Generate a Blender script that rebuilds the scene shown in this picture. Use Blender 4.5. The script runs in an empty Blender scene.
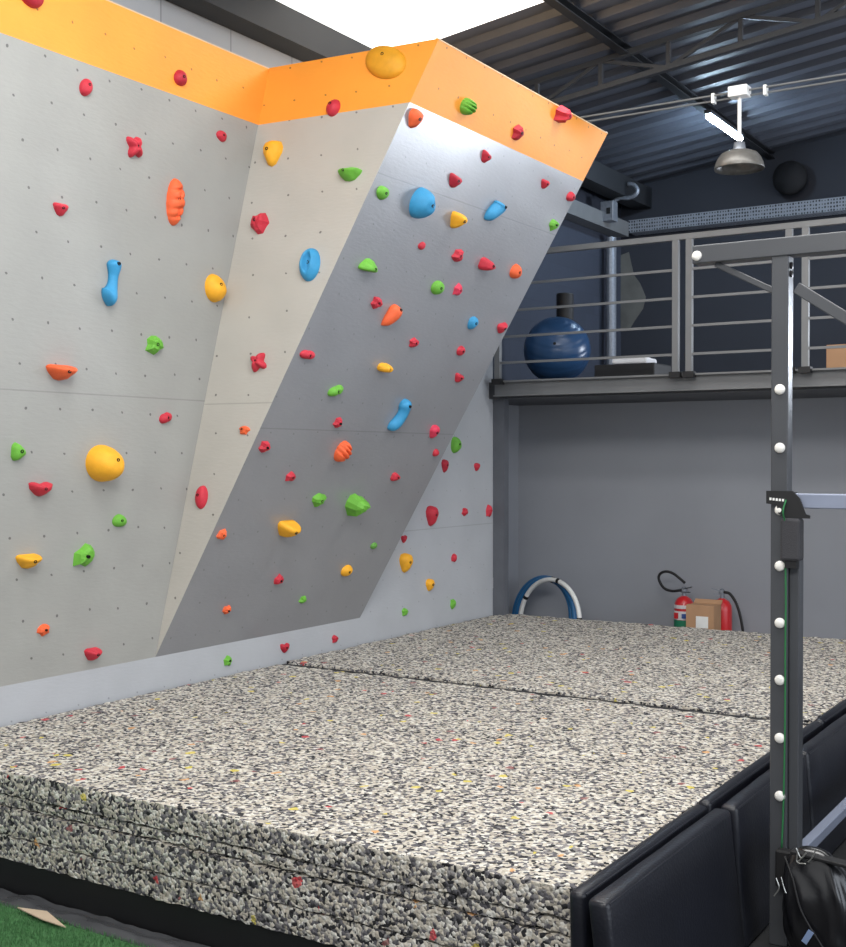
import bpy, bmesh, math, random
from mathutils import Vector, Matrix, noise

# ------------------------------------------------------------------ camera
sc = bpy.context.scene
C = sc.collection
EYE = Vector((0, 0, 1.73))
YAW, PITCH, F = math.radians(32.3), math.radians(0.7), 1214.0
cd = bpy.data.cameras.new('camera'); cam = bpy.data.objects.new('camera', cd); C.objects.link(cam)
cam.location = EYE; cam.rotation_euler = (math.pi/2 - PITCH, 0, YAW)
cd.sensor_fit = 'HORIZONTAL'; cd.sensor_width = 36; cd.lens = 36*F/846; cd.clip_start = .05; cd.clip_end = 200
sc.camera = cam
# ------------------------------------------------------------------ world, lights, exposure
vs = sc.view_settings
vs.view_transform = 'Standard'; vs.look = 'None'; vs.gamma = 1; vs.use_curve_mapping = False
vs.exposure = 0.0
w = bpy.data.worlds.new('daylight'); sc.world = w; w.use_nodes = True
bg = w.node_tree.nodes['Background']; bg.inputs[0].default_value = (.88, .93, 1, 1); bg.inputs[1].default_value = .42

def area(name, loc, direction, sx, sy, power, col=(1, 1, 1)):
    l = bpy.data.lights.new(name, 'AREA'); l.shape = 'RECTANGLE'; l.size = sx; l.size_y = sy
    l.energy = power; l.color = col
    o = bpy.data.objects.new(name, l); C.objects.link(o); o.location = loc
    o.rotation_euler = Vector(direction).to_track_quat('-Z', 'Y').to_euler()
    return o
area('daylight_through_side_opening', (5.8, 3.5, 2.3), (-1, 0, -.05), 9, 3.4, 290, (.83, .9, 1))
area('daylight_through_front_opening', (0, -3.8, 2.3), (-.2, 1, 0), 7, 3.0, 30, (1, .99, .97))
area('daylight_from_near_roof_sheets', (-.6, -.4, 4.7), (-.45, .8, -.5), 4.0, 1.0, 215, (1, .985, .96))
area('daylight_from_middle_roof_sheets', (-1.6, 3.3, 4.75), (0, 0, -1), 4.0, 1.0, 145, (1, .99, .97))
area('daylight_from_far_roof_sheet', (-1.6, 6.65, 4.75), (0, 0, -1), 5.0, 0.9, 80, (1, .99, .97))
area('daylight_through_gallery_window', (.5, 11.9, 2.72), (-.55, -.8, .1), 2.0, .7, 270, (.82, .89, 1))

# ------------------------------------------------------------------ helpers
FW = Vector((-math.sin(YAW)*math.cos(PITCH), math.cos(YAW)*math.cos(PITCH), -math.sin(PITCH)))
RT = Vector((math.cos(YAW), math.sin(YAW), 0)); UP = RT.cross(FW)
def ray(px, py): return FW + RT*((px-423)/F) + UP*((473.5-py)/F)
def on_plane(px, py, q, n):
    d = ray(px, py); return EYE + d*((q-EYE).dot(n)/d.dot(n))
def at_y(px, py, y): return on_plane(px, py, Vector((0, y, 0)), Vector((0, 1, 0)))
def at_x(px, py, x): return on_plane(px, py, Vector((x, 0, 0)), Vector((1, 0, 0)))
def at_z(px, py, z): return on_plane(px, py, Vector((0, 0, z)), Vector((0, 0, 1)))

def s2l(c): return tuple(((v/255)/12.92 if v/255 < .04045 else ((v/255+.055)/1.055)**2.4) for v in c)
def new_mat(name):
    m = bpy.data.materials.new(name); m.use_nodes = True
    nt = m.node_tree; b = nt.nodes['Principled BSDF']
    return m, nt, b
def mat(name, rgb, rough=.6, metal=0, var=.08, scale=8, bump=0, bscale=60, coat=0, emit=None, estr=0, alpha=None):
    m, nt, b = new_mat(name)
    c = s2l(rgb)
    if var:
        tc = nt.nodes.new('ShaderNodeTexCoord'); n = nt.nodes.new('ShaderNodeTexNoise')
        n.inputs['Scale'].default_value = scale; n.inputs['Detail'].default_value = 4
        r = nt.nodes.new('ShaderNodeValToRGB')
        r.color_ramp.elements[0].position = .3; r.color_ramp.elements[1].position = .7
        r.color_ramp.elements[0].color = (*[max(0, v*(1-var)) for v in c], 1)
        r.color_ramp.elements[1].color = (*[min(1, v*(1+var)) for v in c], 1)
        nt.links.new(tc.outputs['Object'], n.inputs['Vector']); nt.links.new(n.outputs['Fac'], r.inputs['Fac'])
        nt.links.new(r.outputs['Color'], b.inputs['Base Color'])
    else:
        b.inputs['Base Color'].default_value = (*c, 1)
    if bump:
        tc = nt.nodes.new('ShaderNodeTexCoord'); n = nt.nodes.new('ShaderNodeTexNoise')
        n.inputs['Scale'].default_value = bscale; n.inputs['Detail'].default_value = 5
        bp = nt.nodes.new('ShaderNodeBump'); bp.inputs['Strength'].default_value = bump; bp.inputs['Distance'].default_value = .01
        nt.links.new(tc.outputs['Object'], n.inputs['Vector']); nt.links.new(n.outputs['Fac'], bp.inputs['Height'])
        nt.links.new(bp.outputs['Normal'], b.inputs['Normal'])
    b.inputs['Roughness'].default_value = rough; b.inputs['Metallic'].default_value = metal
    if coat: b.inputs['Coat Weight'].default_value = coat; b.inputs['Coat Roughness'].default_value = .3
    if emit: b.inputs['Emission Color'].default_value = (*emit, 1); b.inputs['Emission Strength'].default_value = estr
    return m
def math_node(nt, op, a, b=None, c=None):
    n = nt.nodes.new('ShaderNodeMath'); n.operation = op
    for i, v in enumerate((a, b, c)):
        if v is None: continue
        if isinstance(v, (int, float)): n.inputs[i].default_value = v
        else: nt.links.new(v, n.inputs[i])
    return n.outputs[0]
def panel_mat(name, rgb, rough=.5, pitch=.2, skew=.25, dots=.65, seams_v=(), seams_u=(), coat=0, radius=.0065, var=.05, fade=None):
    """painted plywood with a grid of bolt holes and sheet joints, laid out in metres on the sheet"""
    m, nt, b = new_mat(name)
    uv = nt.nodes.new('ShaderNodeUVMap'); sx = nt.nodes.new('ShaderNodeSeparateXYZ'); nt.links.new(uv.outputs[0], sx.inputs[0])
    U, V = sx.outputs[0], sx.outputs[1]
    n = nt.nodes.new('ShaderNodeTexNoise'); n.inputs['Scale'].default_value = 3.0; n.inputs['Detail'].default_value = 6
    nt.links.new(uv.outputs[0], n.inputs['Vector'])
    c = s2l(rgb); r = nt.nodes.new('ShaderNodeValToRGB')
    r.color_ramp.elements[0].position = .3; r.color_ramp.elements[1].position = .7
    r.color_ramp.elements[0].color = (*[v*(1-var) for v in c], 1); r.color_ramp.elements[1].color = (*[min(1, v*(1+var)) for v in c], 1)
    nt.links.new(n.outputs['Fac'], r.inputs['Fac'])
    jit = math_node(nt, 'MULTIPLY', math_node(nt, 'SUBTRACT', n.outputs['Fac'], .5), .08)
    u2 = math_node(nt, 'ADD', math_node(nt, 'ADD', U, math_node(nt, 'MULTIPLY', V, skew)), jit)
    fu = math_node(nt, 'SUBTRACT', math_node(nt, 'FRACT', math_node(nt, 'DIVIDE', u2, pitch)), .5)
    fv = math_node(nt, 'SUBTRACT', math_node(nt, 'FRACT', math_node(nt, 'DIVIDE', math_node(nt, 'ADD', V, jit), pitch)), .5)
    d = math_node(nt, 'SQRT', math_node(nt, 'ADD', math_node(nt, 'MULTIPLY', fu, fu), math_node(nt, 'MULTIPLY', fv, fv)))
    dot = math_node(nt, 'LESS_THAN', d, radius/pitch)
    fac = math_node(nt, 'MULTIPLY', dot, dots)
    for ax, vals in ((V, seams_v), (U, seams_u)):
        for v in vals:
            ln = math_node(nt, 'MULTIPLY', math_node(nt, 'LESS_THAN', math_node(nt, 'ABSOLUTE', math_node(nt, 'SUBTRACT', ax, v)), .0035), .22)
            fac = math_node(nt, 'MAXIMUM', fac, ln)
    mx = nt.nodes.new('ShaderNodeMix'); mx.data_type = 'RGBA'
    nt.links.new(fac, mx.inputs['Factor']); nt.links.new(r.outputs['Color'], mx.inputs['A']); mx.inputs['B'].default_value = (.02, .018, .02, 1)
    nt.links.new(mx.outputs['Result'], b.inputs['Base Color'])
    n2 = nt.nodes.new('ShaderNodeTexNoise'); n2.inputs['Scale'].default_value = 22; n2.inputs['Detail'].default_value = 6
    mp = nt.nodes.new('ShaderNodeMapping'); mp.inputs['Scale'].default_value = (1, 3, 1)
    nt.links.new(uv.outputs[0], mp.inputs[0]); nt.links.new(mp.outputs[0], n2.inputs['Vector'])
    bp = nt.nodes.new('ShaderNodeBump'); bp.inputs['Strength'].default_value = .12; bp.inputs['Distance'].default_value = .01
    nt.links.new(n2.outputs['Fac'], bp.inputs['Height']); nt.links.new(bp.outputs['Normal'], b.inputs['Normal'])
    b.inputs['Roughness'].default_value = rough
    if coat:
        b.inputs['Coat Weight'].default_value = coat; b.inputs['Coat Roughness'].default_value = .24
    return m
def foam_mat():
    m, nt, b = new_mat('rebonded_chip_foam')
    tc = nt.nodes.new('ShaderNodeTexCoord')
    nz = nt.nodes.new('ShaderNodeTexNoise'); nz.inputs['Scale'].default_value = 60
    nt.links.new(tc.outputs['Object'], nz.inputs['Vector'])
    ad = nt.nodes.new('ShaderNodeVectorMath'); ad.operation = 'MULTIPLY_ADD'
    nt.links.new(nz.outputs['Color'], ad.inputs[0]); ad.inputs[1].default_value = (.012, .012, .012)
    nt.links.new(tc.outputs['Object'], ad.inputs[2])
    vo = nt.nodes.new('ShaderNodeTexVoronoi'); vo.inputs['Scale'].default_value = 80; vo.feature = 'F1'
    vo.inputs['Randomness'].default_value = 1
    nt.links.new(ad.outputs[0], vo.inputs['Vector'])
    sp = nt.nodes.new('ShaderNodeSeparateColor'); nt.links.new(vo.outputs['Color'], sp.inputs[0])
    r = nt.nodes.new('ShaderNodeValToRGB'); r.color_ramp.interpolation = 'CONSTANT'
    cols = [(0, (42, 42, 45)), (.14, (98, 96, 100)), (.34, (140, 137, 136)), (.46, (188, 180, 166)), (.62, (208, 201, 188)), (.84, (226, 223, 214))]
    el = r.color_ramp.elements
    el[0].position = 0; el[0].color = (*s2l(cols[0][1]), 1); el[1].position = cols[1][0]; el[1].color = (*s2l(cols[1][1]), 1)
    for p, c in cols[2:]:
        e = el.new(p); e.color = (*s2l(c), 1)
    nt.links.new(sp.outputs[0], r.inputs['Fac'])
    r2 = nt.nodes.new('ShaderNodeValToRGB'); r2.color_ramp.interpolation = 'CONSTANT'
    v2 = nt.nodes.new('ShaderNodeTexVoronoi'); v2.inputs['Scale'].default_value = 34
    nt.links.new(ad.outputs[0], v2.inputs['Vector'])
    sp2 = nt.nodes.new('ShaderNodeSeparateColor'); nt.links.new(v2.outputs['Color'], sp2.inputs[0])
    sel = math_node(nt, 'MULTIPLY', math_node(nt, 'GREATER_THAN', sp2.outputs[1], .986), .85)
    el = r2.color_ramp.elements
    el[0].position = 0; el[0].color = (*s2l((205, 60, 70)), 1); el[1].position = .22; el[1].color = (*s2l((222, 205, 90)), 1)
    e = el.new(.6); e.color = (*s2l((225, 170, 110)), 1); e = el.new(.8); e.color = (*s2l((150, 90, 90)), 1)
    nt.links.new(sp2.outputs[0], r2.inputs['Fac'])
    mx = nt.nodes.new('ShaderNodeMix'); mx.data_type = 'RGBA'
    nt.links.new(sel, mx.inputs['Factor']); nt.links.new(r.outputs[0], mx.inputs['A']); nt.links.new(r2.outputs[0], mx.inputs['B'])
    nt.links.new(mx.outputs['Result'], b.inputs['Base Color'])
    bp = nt.nodes.new('ShaderNodeBump'); bp.inputs['Strength'].default_value = .8; bp.inputs['Distance'].default_value = .01; bp.invert = True
    nt.links.new(vo.outputs['Distance'], bp.inputs['Height']); nt.links.new(bp.outputs['Normal'], b.inputs['Normal'])
    b.inputs['Roughness'].default_value = .95
    return m
def block_mat(name, rgb, mortar, bw=.4, bh=.2, axis='YZ', rough=.85):
    m, nt, b = new_mat(name)
    g = nt.nodes.new('ShaderNodeNewGeometry'); sx = nt.nodes.new('ShaderNodeSeparateXYZ'); cb = nt.nodes.new('ShaderNodeCombineXYZ')
    nt.links.new(g.outputs['Position'], sx.inputs[0])
    nt.links.new(sx.outputs['XYZ'.index(axis[0])], cb.inputs[0]); nt.links.new(sx.outputs['XYZ'.index(axis[1])], cb.inputs[1])
    br = nt.nodes.new('ShaderNodeTexBrick'); br.inputs['Scale'].default_value = 1
    br.inputs['Brick Width'].default_value = bw; br.inputs['Row Height'].default_value = bh; br.inputs['Mortar Size'].default_value = .006
    c = s2l(rgb); br.inputs['Color1'].default_value = (*[v*.94 for v in c], 1); br.inputs['Color2'].default_value = (*[min(1, v*1.05) for v in c], 1)
    br.inputs['Mortar'].default_value = (*s2l(mortar), 1)
    nt.links.new(cb.outputs[0], br.inputs['Vector']); nt.links.new(br.outputs['Color'], b.inputs['Base Color'])
    b.inputs['Roughness'].default_value = rough
    return m

def obj(name, bm, m, parent=None, smooth=False, loc=None):
    me = bpy.data.meshes.new(name); bmesh.ops.recalc_face_normals(bm, faces=bm.faces); bm.to_mesh(me); bm.free()
    o = bpy.data.objects.new(name, me); C.objects.link(o); me.materials.append(m)
    if smooth:
        for p in me.polygons: p.use_smooth = True
    if loc is not None: o.location = loc
    if parent is not None:
        o.parent = parent
    return o
def tag(o, label, cat, group=None):
    o['label'] = label; o['category'] = cat
    if group: o['group'] = group
    return o
def thing(name, label, cat, loc=(0, 0, 0), rz=0, group=None):
    o = bpy.data.objects.new(name, None); C.objects.link(o); o.location = loc; o.rotation_euler = (0, 0, rz)
    o.empty_display_size = .1
    return tag(o, label, cat, group)
def struct(name, bm, m, parent=None, smooth=False):
    o = obj(name, bm, m, parent, smooth); o['kind'] = 'structure'; return o

def add_box(bm, x0, x1, y0, y1, z0, z1, bev=0, M=None, seg=2):
    vs_ = [bm.verts.new((x, y, z)) for x in (x0, x1) for y in (y0, y1) for z in (z0, z1)]
    fs = []
    for idx in ((0, 1, 3, 2), (4, 6, 7, 5), (0, 4, 5, 1), (2, 3, 7, 6), (0, 2, 6, 4), (1, 5, 7, 3)):
        fs.append(bm.faces.new([vs_[i] for i in idx]))
    if bev:
        es = list({e for f in fs for e in f.edges})
        r = bmesh.ops.bevel(bm, geom=es, offset=bev, segments=seg, affect='EDGES', profile=.5)
        allv = set(v for f in r['faces'] for v in f.verts) | {v for v in vs_ if v.is_valid}
    else: allv = set(vs_)
    if M is not None: bmesh.ops.transform(bm, matrix=M, verts=list(allv))
    return list(allv)
def box(x0, x1, y0, y1, z0, z1, bev=0, M=None, seg=2):
    bm = bmesh.new(); add_box(bm, x0, x1, y0, y1, z0, z1, bev, M, seg); return bm
def add_bar(bm, a, b, wx, wz, bev=0, roll=0):
    """rectangular bar from a to b"""
    a, b = Vector(a), Vector(b); d = b-a; L = d.length; q = d.to_track_quat('Y', 'Z')
    M = Matrix.Translation(a) @ q.to_matrix().to_4x4() @ Matrix.Rotation(roll, 4, 'Y')
    add_box(bm, -wx/2, wx/2, 0, L, -wz/2, wz/2, bev, M)
def bar(a, b, wx, wz, bev=0, roll=0):
    bm = bmesh.new(); add_bar(bm, a, b, wx, wz, bev, roll); return bm
def add_tube(bm, pts, r, seg=12, closed=False, caps=True):
    pts = [Vector(p) for p in pts]; n = len(pts)
    rr = r if isinstance(r, (list, tuple)) else [r]*n
    rings = []; prev = None
    for i, p in enumerate(pts):
        if closed: t = pts[(i+1) % n]-pts[i-1]
        else: t = pts[min(i+1, n-1)]-pts[max(i-1, 0)]
        t.normalize()
        if prev is None:
            prev = t.orthogonal().normalized()
        prev = (prev-t*prev.dot(t)).normalized(); bi = t.cross(prev)
        rings.append([bm.verts.new(p+(prev*math.cos(k*2*math.pi/seg)+bi*math.sin(k*2*math.pi/seg))*rr[i]) for k in range(seg)])
    for i in range(n if closed else n-1):
        A, B = rings[i], rings[(i+1) % n]
        for k in range(seg):
            bm.faces.new((A[k], A[(k+1) % seg], B[(k+1) % seg], B[k]))
    if caps and not closed:
        bm.faces.new(list(reversed(rings[0]))); bm.faces.new(rings[-1])
def tube(pts, r, seg=12, closed=False):
    bm = bmesh.new(); add_tube(bm, pts, r, seg, closed); return bm
def lathe(prof, seg=32, M=None):
    bm = bmesh.new(); rings = []
    for r, z in prof:
        rings.append([bm.verts.new((max(r, 1e-4)*math.cos(k*2*math.pi/seg), max(r, 1e-4)*math.sin(k*2*math.pi/seg), z)) for k in range(seg)])
    for A, B in zip(rings, rings[1:]):
        for k in range(seg): bm.faces.new((A[k], A[(k+1) % seg], B[(k+1) % seg], B[k]))
    bm.faces.new(list(reversed(rings[0]))); bm.faces.new(rings[-1])
    if M is not None: bmesh.ops.transform(bm, matrix=M, verts=bm.verts)
    return bm
def spline(pts, n=8):
    pts = [Vector(p) for p in pts]; out = []
    P = [2*pts[0]-pts[1]]+pts+[2*pts[-1]-pts[-2]]
    for i in range(1, len(P)-2):
        for k in range(n):
            t = k/n; a, b, c, d = P[i-1], P[i], P[i+1], P[i+2]
            out.append(.5*((2*b)+(c-a)*t+(2*a-5*b+4*c-d)*t*t+(3*b-a-3*c+d)*t**3))
    out.append(pts[-1]); return out

# ------------------------------------------------------------------ materials
M = {}
M['grey_left'] = panel_mat('grey_painted_plywood', (160, 160, 156), seams_v=(1.38,))
M['grey_mid'] = panel_mat('pale_grey_painted_plywood', (182, 178, 170), seams_v=(1.38,), pitch=.22, skew=.1)
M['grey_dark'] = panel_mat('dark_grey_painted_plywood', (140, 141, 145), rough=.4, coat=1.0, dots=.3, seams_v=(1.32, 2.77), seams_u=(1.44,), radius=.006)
M['grey_base'] = panel_mat('light_grey_painted_plywood', (178, 181, 186), dots=.35, radius=.005, seams_v=(1.22,))
M['orange'] = panel_mat('orange_painted_plywood', (252, 160, 58), dots=.6, radius=.006)
M['ply_edge'] = mat('pale_plywood_edge', (220, 190, 150), .7)
M['foam'] = foam_mat()
M['black_base'] = mat('black_platform', (16, 16, 18), .55)
M['beam'] = mat('black_painted_steel', (34, 36, 40), .6, 0, var=.05)
M['roof'] = mat('dark_painted_sheet', (84, 87, 96), .45, .15, var=.12, scale=2)
M['skylight'] = mat('translucent_roof_sheet', (240, 242, 240), .6, emit=(1, .99, .95), estr=1.6)
M['steel'] = mat('grey_painted_steel', (112, 113, 114), .5, .0, var=.05)
M['steel_dark'] = mat('dark_painted_steel', (64, 65, 68), .45, .1, var=.06)
M['rig'] = mat('charcoal_powder_coat', (74, 76, 80), .36, .1, var=.04, bump=.05, bscale=300)
M['galv'] = mat('galvanised_steel', (140, 145, 154), .45, .5, var=.12, scale=40)
M['rubber'] = mat('black_rubber', (24, 24, 26), .6)
M['vinyl'] = mat('black_vinyl', (24, 26, 34), .36, bump=.12, bscale=90)
M['white'] = mat('white_plastic', (235, 235, 232), .4)
M['wall_block'] = block_mat('pale_blockwork', (168, 172, 178), (135, 138, 142), bw=.6, bh=.4)
M['wall_upper'] = block_mat('navy_painted_blockwork', (54, 60, 74), (51, 57, 71), bw=.4, bh=.2)
M['wall_up_back'] = mat('charcoal_painted_plaster', (54, 57, 66), .8, var=.08, scale=1.5)
M['wall_low'] = mat('mid_grey_painted_board', (158, 161, 168), .6, var=.05, scale=1.2)
M['floor'] = mat('black_gym_floor', (30, 31, 33), .7, var=.2, scale=20)
HC = {'red': (202, 46, 64), 'orange': (244, 104, 56), 'yellow': (250, 178, 40), 'green': (108, 180, 60), 'blue': (56, 150, 200), 'ochre': (226, 158, 34), 'darkred': (186, 36, 56), 'pink': (225, 60, 90), 'olive': (100, 160, 70)}
for k, c in HC.items(): M['h_'+k] = mat(k+'_resin', c, .62, var=.07, scale=25, bump=.25, bscale=220)
M['bolt'] = mat('dark_steel_bolt', (28, 24, 26), .4, .5)

# ------------------------------------------------------------------ room shell
RX, RZ, RS = -4.94, 4.61, .12          # roof: z = RZ + RS*(x-RX)
def roof_z(x): return RZ+RS*(x-RX)
struct('floor', box(-6, 7, -5, 12.3, -.1, 0), M['floor'])
bm = box(-5.15, -5.0, -4, 8.38, 0, 4.6); struct('wall_left', bm, M['wall_block'])
bm = box(-5.3, -5.15, 8.38, 12.1, 2.33, 4.6); struct('wall_left.001', bm, M['wall_upper'])
bm = box(-5.2, -5.05, 8.38, 9.6, 0, 2.2); struct('wall_left.002', bm, M['wall_low'])
def back_wall():
    bm = bmesh.new()
    # gallery back wall with a window hole far to the side
    def slab(x0, x1, z0, z1=None):
        t0 = roof_z(x0) if z1 is None else z1; t1 = roof_z(x1) if z1 is None else z1
        v = [bm.verts.new(p) for p in ((x0, 12.1, z0), (x1, 12.1, z0), (x1, 12.1, t1), (x0, 12.1, t0), (x0, 12.25, z0), (x1, 12.25, z0), (x1, 12.25, t1), (x0, 12.25, t0))]
        for i in ((0, 1, 2, 3), (5, 4, 7, 6), (4, 0, 3, 7), (1, 5, 6, 2), (3, 2, 6, 7), (4, 5, 1, 0)): bm.faces.new([v[k] for k in i])
    slab(-5.3, -.4, 2.33); slab(-.4, 1.4, 2.33, 2.36); slab(-.4, 1.4, 3.1); slab(1.4, 7, 2.33)
    return bm
struct('wall_back', back_wall(), M['wall_up_back'])
struct('wall_back.001', box(-5.05, 7, 9.58, 9.73, 0, 2.2), M['wall_low'])
wf = struct('window_1', box(-.4, 1.4, 12.14, 12.16, 2.36, 3.1), mat('sky_bright_glass', (230, 238, 250), .3, emit=(.85, .92, 1), estr=2.5))
bm = bmesh.new()
for a, b in (((-.4, 2.385), (1.4, 2.385)), ((-.4, 3.1), (1.4, 3.1)), ((-.4, 2.36), (-.4, 3.1)), ((1.4, 2.36), (1.4, 3.1)), ((.5, 2.36), (.5, 3.1))):
    add_bar(bm, (a[0], 12.12, a[1]), (b[0], 12.12, b[1]), .05, .05)
struct('window_frame', bm, M['steel_dark'], wf)

# corrugated roof, ridges running up the slope (along x)
def corr(y0, y1, x0, x1, per=.27, h=.042, th=.0):
    bm = bmesh.new(); prof = []
    y = y0
    while y < y1-1e-6:
        for f, z in ((0, 0), (.30, 0), (.42, h), (.88, h)):
            if y+f*per <= y1: prof.append((y+f*per, z))
        y += per
    prof.append((y1, 0))
    a = [bm.verts.new((x0, p, roof_z(x0)+q)) for p, q in prof]; b = [bm.verts.new((x1, p, roof_z(x1)+q)) for p, q in prof]
    for i in range(len(prof)-1): bm.faces.new((a[i], a[i+1], b[i+1], b[i]))
    return bm
struct('ceiling', corr(-5, 5.98, -5.4, 7), M['roof'])
struct('ceiling.001', corr(7.28, 12.4, -5.4, 7), M['roof'])
sky = tag(obj('roof_light_sheet', corr(5.98, 7.28, -5.4, 7), M['skylight']), 'bright white translucent roof sheet letting daylight in above the climbing wall', 'roof light')
# purlins along y
def purlin(x, y0, y1, label):
    z = roof_z(x)-.005; bm = bmesh.new()
    add_box(bm, x-.035, x+.035, y0, y1, z-.012, z-.004)
    add_box(bm, x-.035, x-.028, y0, y1, z-.06, z-.012)
    add_box(bm, x-.035, x+.035, y0, y1, z-.068, z-.06)
    tag(obj('roof_purlin', bm, M['beam']), label, 'purlin', 'steel purlins under the roof')
purlin(-3.54, -4, 12.08, 'dark steel purlin carrying the lit tube light, crossing above the lattice truss')
# eave beam
bm = bmesh.new()
add_box(bm, -4.99, -4.80, -4, 12.08, 4.36, 4.385); add_box(bm, -4.82, -4.80, -4, 12.08, 4.385, 4.55); add_box(bm, -4.99, -4.80, -4, 12.08, 4.55, 4.565)
tag(obj('eave_beam', bm, M['beam']), 'dark steel eave beam along the top of the pale block wall', 'beam')
# lattice truss
tr = thing('roof_truss', 'dark steel lattice truss under the corrugated roof', 'truss', (0, 8.40, 0))
def tp(x, dz): return (x, 0, roof_z(x)-.06-dz)
XA, XB = -4.95, 6.9
obj('top_chord', bar(tp(XA, .0), tp(XB, .0), .05, .04), M['steel_dark'], tr)
obj('bottom_chord', bar(tp(XA, .2), tp(XB, .2), .05, .04), M['steel_dark'], tr)
nodes = [-4.80+.53*i for i in range(22)]
for i, x in enumerate(nodes):
    obj('strut', bar(tp(x, .0), tp(x, .2), .03, .03), M['steel_dark'], tr)
    if i+1 < len(nodes):
        a, b = (.0, .2) if i % 2 == 0 else (.2, .0)
        obj('diagonal', bar(tp(x, a), tp(nodes[i+1], b), .025, .025), M['steel_dark'], tr)

# ------------------------------------------------------------------ gallery (mezzanine)
struct('floor.001', box(-5.15, 7, 8.36, 12.1, 2.2, 2.33), M['steel_dark'])
fa = bmesh.new()
add_box(fa, -4.60, 7, 8.30, 8.36, 2.215, 2.225); add_box(fa, -4.60, 7, 8.325, 8.34, 2.225, 2.325); add_box(fa, -4.60, 7, 8.28, 8.36, 2.322, 2.335)
struct('trim_1', fa, M['steel'])
struct('trim_2', box(-4.665, -4.57, 8.42, 8.50, 0, 2.2), mat('slate_painted_post', (92, 95, 102), .5))
rl = thing('gallery_railing', 'grey steel railing with horizontal bars along the gallery edge', 'railing', (0, 8.27, 2.335))
posts = [(-4.54,), (-3.10, -3.00), (-2.30, -2.19), (-.69, -.58), (.9, 1.0), (2.5, 2.6)]
for g in posts:
    for x in g:
        p = obj('post', box(x-.022, x+.022, -.02, .02, 0, .945), M['steel'], rl)
        obj('foot_plate', box(x-.04, x+.04, -.035, .03, -.03, .012), M['rubber'], p)
obj('top_rail', box(-4.57, 6.5, -.022, .022, .945, .985), M['steel'], rl)
for k in range(4):
    z = .135+.2*k
    for a, b in ((-4.54, -3.10), (-3.0, -2.30), (-2.19, -.69), (-.58, .9), (1.0, 2.5)):
        obj('rail', box(a+.02, b-.02, -.009, .009, z-.009, z+.009), M['steel'], rl)
# pipe, conduit, junction box, cable tray on the gallery walls
def vpipe(name, px, y, z0, z1, r, m, label, cat):
    p = at_y(px, 300, y); bm = tube([(p.x, y, z0), (p.x, y, z1)], r, 14); return tag(obj(name, bm, m, smooth=False), label, cat)
vpipe('drain_pipe', 611, 11.6, 2.33, 4.0, .055, M['galv'], 'thick pale grey vertical pipe in the gallery corner', 'pipe')
vpipe('conduit', 603.5, 11.7, 2.5, 4.0, .014, M['galv'], 'thin pale conduit running down beside the thick corner pipe', 'conduit')
tray = thing('cable_tray', 'perforated galvanised cable tray along the top of the gallery back wall', 'cable tray', (0, 0, 4.0))
def perforated():
    m, nt, b = new_mat('perforated_galvanised')
    g = nt.nodes.new('ShaderNodeNewGeometry'); mp = nt.nodes.new('ShaderNodeVectorMath'); mp.operation = 'MULTIPLY'; mp.inputs[1].default_value = (36, 36, 30)
    nt.links.new(g.outputs['Position'], mp.inputs[0]); v = nt.nodes.new('ShaderNodeTexVoronoi'); v.inputs['Randomness'].default_value = .15; v.inputs['Scale'].default_value = 1
    nt.links.new(mp.outputs[0], v.inputs['Vector']); r = nt.nodes.new('ShaderNodeValToRGB')
    r.color_ramp.elements[0].position = .40; r.color_ramp.elements[0].color = (.03, .035, .045, 1)
    r.color_ramp.elements[1].position = .46; r.color_ramp.elements[1].color = (.26, .28, .32, 1)
    nt.links.new(v.outputs['Distance'], r.inputs['Fac']); nt.links.new(r.outputs[0], b.inputs['Base Color'])
    b.inputs['Roughness'].default_value = .6; return m
M['perf'] = perforated()
bm = bmesh.new(); add_box(bm, -4.98, 3, 11.9, 11.905, .09, .22); add_box(bm, -4.98, 3, 11.905, 12.09, .09, .095)
obj('back_run', bm, M['perf'], tray)
bm = bmesh.new(); add_box(bm, -4.99, -4.98, 8.6, 11.9, 0.05, .2); add_box(bm, -5.14, -4.99, 8.6, 11.9, 0.05, .058)
obj('side_run', bm, M['steel'], tray)
p = at_y(609, 212, 11.3)
jb = thing('junction_box', 'grey metal junction box with an open dark slot above the corner pipe', 'junction box', p)
obj('box_body', box(-.07, .07, -.06, .06, -.1, .1, .008), M['galv'], jb)
obj('slot', box(.0, .04, -.066, -.06, -.03, .03), M['rubber'], jb)
cpts = [at_y(x, y, 11.4) for x, y in ((614, 201), (620, 198), (628, 198), (635, 195), (637.5, 190), (634, 185), (628, 184))]
tag(obj('flexible_conduit', tube(spline(cpts, 6), .022, 10), M['galv'], smooth=True), 'curled grey flexible conduit rising from the junction box', 'conduit')
# peeled patch on gallery wall
pp = [(619, 256), (629, 252), (631, 262), (634, 275), (640, 283), (646, 297), (643, 309), (634, 322), (630, 329), (620, 331)]
bm = bmesh.new(); f = bm.faces.new([bm.verts.new(at_y(x, y, 12.098)) for x, y in pp]); 
ex = bmesh.ops.extrude_face_region(bm, geom=[f]); bmesh.ops.translate(bm, verts=[v for v in ex['geom'] if isinstance(v, bmesh.types.BMVert)], vec=(0, -.006, 0))
struct('wall_back.002', bm, mat('bare_patched_plaster', (112, 112, 108), .9, var=.15, scale=6))
# tube light on purlin
tl = thing('tube_light', 'glowing white tube light fixed beside the roof purlin', 'light', (-3.46, 9.98, 4.62))
obj('housing', box(-.03, .03, -.02, .88, .02, .05), M['steel_dark'], tl)
obj('tube', tube([(0, 0, 0), (0, .86, 0)], .024, 12), mat('lit_tube', (255, 255, 255), .3, var=0, emit=(.6, .8, 1), estr=150), tl)
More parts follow.
